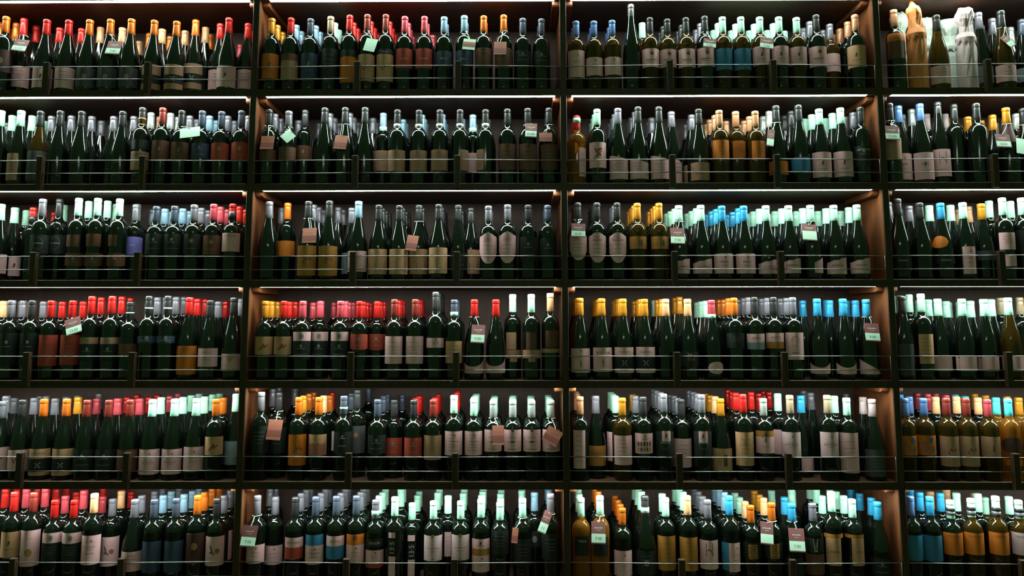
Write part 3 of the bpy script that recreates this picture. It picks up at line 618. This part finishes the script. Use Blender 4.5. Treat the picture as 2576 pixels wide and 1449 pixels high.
bottle_cell(5, 0, '''
150 105 dr/rr C505-758:e; 340 110 dm/pr W490-845:h; 545 185 dr/.r W515-615:P K617-790:l; 735 185 dr/.p W515-620:P K622-790:l; 932 122 di/.r W540-828:r:l; 1110 175 dg/.r W555-842:b; 1330 180 bg/gg W700-895:l; 1520 180 dn/.l D600-905; 1735 170 dn/.l D595-905; 1945 140 do/yoo M520-820:G; 2135 170 dk/gg W550-838:b
60 75 dr1/r; 265 75 dp1/r; 645 145 dp1/pr; 828 90 dp1/rr; 1010 150 dp1/rr; 1195 95 di1/rr; 1395 140 dg1/gg; 1605 140 dl1/gg; 1810 130 dl1/ll; 2010 110 do1/oo; 2205 140 dg1/g W500-790@2235,2290''')
bottle_cell(5, 1, '''
205 110 dg/ggg W485-625:r; 340 118 dg/ggg W490-634:r; 492 122 dk/ggg W430-505:=BELTRAME@.5 R506-592; 645 118 dn/ggg B410-490 W490-632:r:l; 800 113 dn/ggg W418-495:=SERENA@.5 B496-592; 950 110 dn/ggg O405-485:g W485-622:r; 1095 142 dg/www ^w238-275 K440-500:=CRIGLIO@.5 W525-628:r R630-658; 1240 120 dw/wwww K445-560@1192,1240:|13·5 W390-432@1192,1240 W570-716@1190,1238; 1370 165 dw/wwww K470-585@1336,1388:|13·5 W410-455@1336,1388 W594-716@1336,1386
1530 150 dw/www P415-606:j; 1735 150 dw/www P410-600:j; 1888 135 dw/www W440-515:e Y516-562 W564-690:r; 2030 160 dw/www K380-560:l; 2200 130 dw/gw K440-640:l; 2410 95 dg/ll K400-600:l
1640 110 dw1/ww W385-570@1612,1660:l; 2290 85 dl1/l K380-500:P''')
bottle_cell(5, 2, '''
175 120 aw/ww K400-540@135,232:=TERRE@.25; 312 105 aw/oo K408-545@268,370:=TERRE@.2; 472 195 do/ooo W505-690:r; 635 105 sk/ww ^w205-245 K505-680:P:l; 783 120 dw/w Y400-648:l; 940 105 di/www Y410-652:m; 1085 135 dg/gg W430-640:p; 1240 105 db/lll B448-650 W450-658@1244,1328:r; 1395 175 do/iww K450-560 Y460-562@1384,1446:|100; 1545 155 do/yyy K450-560 Y455-560@1540,1602:|100
1690 160 bb/bw K560-680; 1840 160 dg/www N530-680 K415-520:W; 1975 75 dw/ww Y385-414 C414-612@1946,2046:=LUNGHE@.5; 2125 130 dw/ww Y390-416 C416-614@2130,2218:=ZEUS@.5; 2308 150 bb/bb K560-700:i
1490 120 di1/yy; 1640 115 bb1/b; 1690 60 dw2; 1910 105 dw1/w; 2065 105 dw1/w; 2265 120 bb1/b''')
bottle_cell(5, 3, '''
645 230 du/bb B835-1225; 955 235 db/bb B840-1235; 1270 290 dw/.i ^k440-490 ^g495-550 O800-1142:=MANCARESSO@.14; 1585 265 Dw/.i ^k425-480 ^g485-550 O800-1135:=MANCARE@.16; 1960 230 Dw/.i ^k430-490 ^g495-555 O795-1138:=MANCARESSO@.18; 2310 290 Dw/.e ^k450-510 ^g515-580 P800-1142:=MANCARE@.18
805 170 db1/b; 1120 180 db1/b; 1365 180 dw1/i; 1690 190 dw1/i; 1800 250 Dw1/i O720-1010; 2165 235 dw1/e''')

# ---------------------------------------------------------------- the ranks behind: nobody can point at one of them, so one object
def fill_ends():                                    # the shelves go on, full, past the edges of the picture
    for row in range(6):
        zb = ZL[row + 1] + TH
        for bay, x0, x1 in ((0, XP[0] + UW, at(-45, 700, 0.05).x), (3, at(W + 45, 700, 0.05).x, XP[4] - UW)):
            caps = [b[5] for b in BACKS if abs(b[2] - zb) < 0.01 and XP[bay] < b[0] < XP[bay + 1]][:9] or ['w']
            n = int((x1 - x0) / 0.080)
            for i in range(n):
                X = x0 + (i + 0.5) * (x1 - x0) / n; c = random.choice(caps)
                for k in range(4):
                    Y = 0.0385 + 0.011 + PITCHY * k
                    if free((row, bay), X, Y, 0.0385): PLACED[row, bay].append((X, Y, 0.0385)); BACKS.append((X, Y, zb, random.uniform(0.97, 1.03), 'd', c))
fill_ends()
def back_object():
    V, F, MI, mats = [], [], [], [GLASS]
    seg = 12; cs = [math.sin(2 * math.pi * i / seg) for i in range(seg)]; cc = [-math.cos(2 * math.pi * i / seg) for i in range(seg)]
    for X, Y, zb, sz, sh, c in BACKS:
        if CAPM[c] not in mats: mats.append(CAPM[c])
        for prof, mi in ((PROF[sh], 0), (CAPB if sh in 'bs' else CAPP, mats.index(CAPM[c]))):
            n0 = len(V)
            for r, z in prof:
                for i in range(seg): V.append((X + r * cs[i], Y + r * cc[i], zb + z * sz + 0.0004))
            for j in range(len(prof) - 1):
                for i in range(seg):
                    k = (i + 1) % seg; F.append((n0 + j * seg + i, n0 + j * seg + k, n0 + (j + 1) * seg + k, n0 + (j + 1) * seg + i)); MI.append(mi)
    me = mesh_from('wine_bottle_ranks', V, F, mats, True); me.polygons.foreach_set('material_index', MI)
    o = link('wine_bottle_ranks', me)
    tag(o, 'deep ranks of further wine bottles behind the front rows on every shelf', 'bottles', None, 'stuff')
back_object()

# ---------------------------------------------------------------- price tags hung on the necks
def scallop(w, z, n=9, a=0.0009):
    return [(-w / 2 + w * i / (2 * n), z + (a if i % 2 else -a)) for i in range(2 * n + 1)]
def plate(name, top, bot, y, t, mat, parent):       # top and bottom edges, left to right
    n = len(top); v = []
    for yy in (y - t, y):
        v += [(x, yy, z) for x, z in top] + [(x, yy, z) for x, z in bot]
    f = []
    for i in range(n - 1): f.append((i, n + i, n + i + 1, i + 1)); f.append((2 * n + i, 2 * n + i + 1, 3 * n + i + 1, 3 * n + i))
    for i in range(n - 1): f.append((i, i + 1, 2 * n + i + 1, 2 * n + i)); f.append((n + i, 3 * n + i, 3 * n + i + 1, n + i + 1))
    f.append((0, 2 * n, 3 * n, n)); f.append((n - 1, 2 * n - 1, 4 * n - 1, 3 * n - 1))
    return link(name, mesh_from(name, v, f, mat), parent)
def price_tag(row, bay, x, y, w, h, tilt, kind, price='', split=0.55):
    s, ox, oy = CELL[row, bay]; px, py = ox + x / s, oy + y / s
    fx = min(FRONT[row, bay], key=lambda q: abs(at(px, py, q[3]).x - q[2]))
    _, w_ord, X, Yb, sh, zb, sz = fx
    lean = 0.30; Y = Yb - RB[sh] - 0.006
    k = (Y - CAM.y) / F_PX / s; w *= k; h *= k
    near = [q for q in FRONT[row, bay] if abs(q[2] - X) < 0.2]
    def clear(M):
        for i in range(-4, 5):
            for j in range(-4, 5):
                q = M @ Vector((w * i / 8, 0.0012, h * j / 8))
                for _, _, bx, by, bsh, bz, bs in near:
                    rr = rad(bsh, (q.z - bz) / bs) if (q.z - bz) / bs < 0.24 else 0.018
                    if (q.x - bx) ** 2 + (q.y - by) ** 2 < (rr + 0.0012) ** 2: return False
        return True
    Y += 0.014
    while True:
        p = at(px, py, Y); MW = Matrix.Translation(p) @ Matrix.Rotation(-lean, 4, 'X') @ Matrix.Rotation(math.radians(tilt), 4, 'Y')
        if clear(MW): break
        Y -= 0.001
    o = bpy.data.objects.new('price_tag', None); C.objects.link(o); o.location = p; o.matrix_world = MW; mi = MW.inverted()
    where = 'on %s front bottle, %s, %s' % (w_ord, ROWW[row], BAYW[bay])
    n = 19; lin = lambda z: [(-w / 2 + w * i / (n - 1), z) for i in range(n)]
    flat = lambda u, z: (u, -0.0012, z)
    if kind == 'p':
        plate('card', lin(h / 2), scallop(w, -h / 2), 0, 0.0006, TAG_BROWN, o)
        zs = h / 2 - h * split
        pc = plate('price_panel', scallop(w * 0.995, zs), scallop(w * 0.995, -h / 2 + 0.0045), -0.0006, 0.0004, TAG_WHITE, o)
        P = Print(); P.text('pantanella', 0, zs + (h / 2 - zs) * 0.50, 0.0058, w * 0.72, TAG_WHITE, flat); P.line(-w * .16, w * .16, zs + (h / 2 - zs) * 0.28, 0.0008, TAG_WHITE, flat); P.build('card_lettering', o)
        if price:
            P = Print(); P.text(price, 0, (zs - h / 2) / 2 + 0.001, 0.0115, w * 0.66, PRICE_INK, flat); P.build('price', pc)
        tag(o, 'brown price tag%s, %s' % (' reading ' + price if price else ' with blank white panel', where), 'price tag', 'price tags')
    elif kind == 'b':
        plate('card', lin(h / 2), scallop(w, -h / 2), 0, 0.0006, TAG_BACK, o)
        plate('wavy_band', scallop(w * 0.995, -h * 0.02), scallop(w * 0.995, -h * 0.36), -0.0006, 0.0003, TAG_BAND, o)
        P = Print(); P.text('pantanella', 0, h * 0.17, 0.005, w * 0.74, TAG_BAND, flat); P.build('card_lettering', o)
        tag(o, 'rust coloured card tag, %s' % where, 'price tag', 'price tags')
    elif kind == 'm':
        plate('card', lin(h / 2), lin(-h / 2), 0, 0.0006, TAG_WHITE, o)
        plate('wavy_band', scallop(w * 0.96, h * 0.22), scallop(w * 0.96, -h * 0.02), -0.0006, 0.0003, TAG_BACK, o); plate('wavy_band', scallop(w * 0.96, -h * 0.03), scallop(w * 0.96, -h * 0.25), -0.0006, 0.0003, TAG_BAND, o)
        tag(o, 'white tag with pink bands, %s' % where, 'price tag', 'price tags')
    else:
        plate('card', lin(h / 2), lin(-h / 2), 0, 0.0006, TAG_WHITE, o); tag(o, 'blank white tag, %s' % where, 'price tag', 'price tags')
    # the string: from the tag's hole to a loop round the neck
    zn = zb + 0.240 * sz
    top = MW @ Vector((0, -0.0016, h / 2 - 0.003))
    def out(q):                                     # keeps the string outside the glass
        e = Vector((q.x - X, q.y - Yb)); rr = rad(sh, max(0.012, (q.z - zb) / sz)) + 0.0034
        if e.length < rr: e = e.normalized() * rr
        return Vector((X + e.x, Yb + e.y, q.z))
    rn = rad(sh, (zn - zb) / sz) + 0.0026
    end = Vector((X + 0.3 * (p.x - X), Yb - rn, zn))
    pts = [top] + [out(top.lerp(end, t) + Vector((0.002 * math.sin(3.1 * t), -0.003 * math.sin(3.1 * t), 0))) for t in [i / 14 for i in range(1, 15)]]
    pts += [Vector((X + rn * math.sin(a), Yb - rn * math.cos(a), zn + 0.001)) for a in [0.3 + 0.55 * i for i in range(11)]]
    tube('string', [mi @ q for q in pts], 0.0013, STRING, o, 5)
for t in (
 (0, 0, 200, 445, 150, 140, 8, 'p', '11.50'), (0, 0, 1118, 468, 148, 160, 4, 'p', '7.00'), (0, 1, 980, 355, 95, 125, 12, 'w'), (0, 1, 1760, 350, 102, 105, 6, 'm'), (0, 1, 2005, 380, 102, 125, 1, 'b'),
 (0, 2, 1182, 333, 100, 88, 9, 'p', '9.00'), (0, 2, 1622, 333, 105, 105, 10, 'p', '7.00'), (0, 3, 2060, 600, 110, 230, -35, 'p'),
 (1, 0, 1865, 383, 200, 112, -8, 'w'), (1, 1, 165, 388, 108, 120, 0, 'b'), (1, 1, 328, 338, 92, 92, 45, 'w'), (1, 1, 745, 385, 104, 125, 5, 'b'), (1, 1, 2250, 292, 92, 130, 4, 'p', '10.00'), (1, 1, 2365, 345, 105, 80, 0, 'b'),
 (1, 2, 1652, 345, 55, 150, 12, 'p'), (1, 3, 370, 575, 205, 235, 3, 'p', '13.00'), (1, 3, 1990, 690, 215, 225, 3, 'p', '8.50'), (1, 3, 2260, 770, 150, 260, 12, 'w'),
 (2, 1, 497, 368, 112, 128, -2, 'b'), (2, 1, 1308, 428, 90, 132, 8, 'b'), (2, 2, 165, 313, 106, 112, 3, 'p', '8.50'), (2, 2, 912, 355, 106, 132, 2, 'p', '7.00'), (2, 2, 1905, 328, 108, 135, 4, 'p', '', .42),
 (3, 0, 720, 410, 150, 170, -20, 'p', '13.50'), (3, 1, 1848, 383, 104, 145, 3, 'p', '9.00'), (3, 2, 2378, 362, 108, 140, 3, 'p', '9.00'), 
 (4, 1, 278, 355, 108, 150, 3, 'b'), (4, 1, 2003, 398, 88, 145, -1, 'b'), (4, 1, 2422, 405, 120, 118, 30, 'b'),
 (5, 1, 140, 415, 108, 148, 4, 'p', '7.00'), (5, 1, 2143, 410, 45, 105, 6, 'b'), (5, 1, 2370, 310, 62, 160, 22, 'p', '11'),
 (5, 2, 302, 372, 98, 145, 2, 'p', '7.00'), (5, 2, 1515, 375, 88, 148, 6, 'p'), (5, 2, 1730, 425, 108, 155, 3, 'p', '7.00')):
    price_tag(*t)
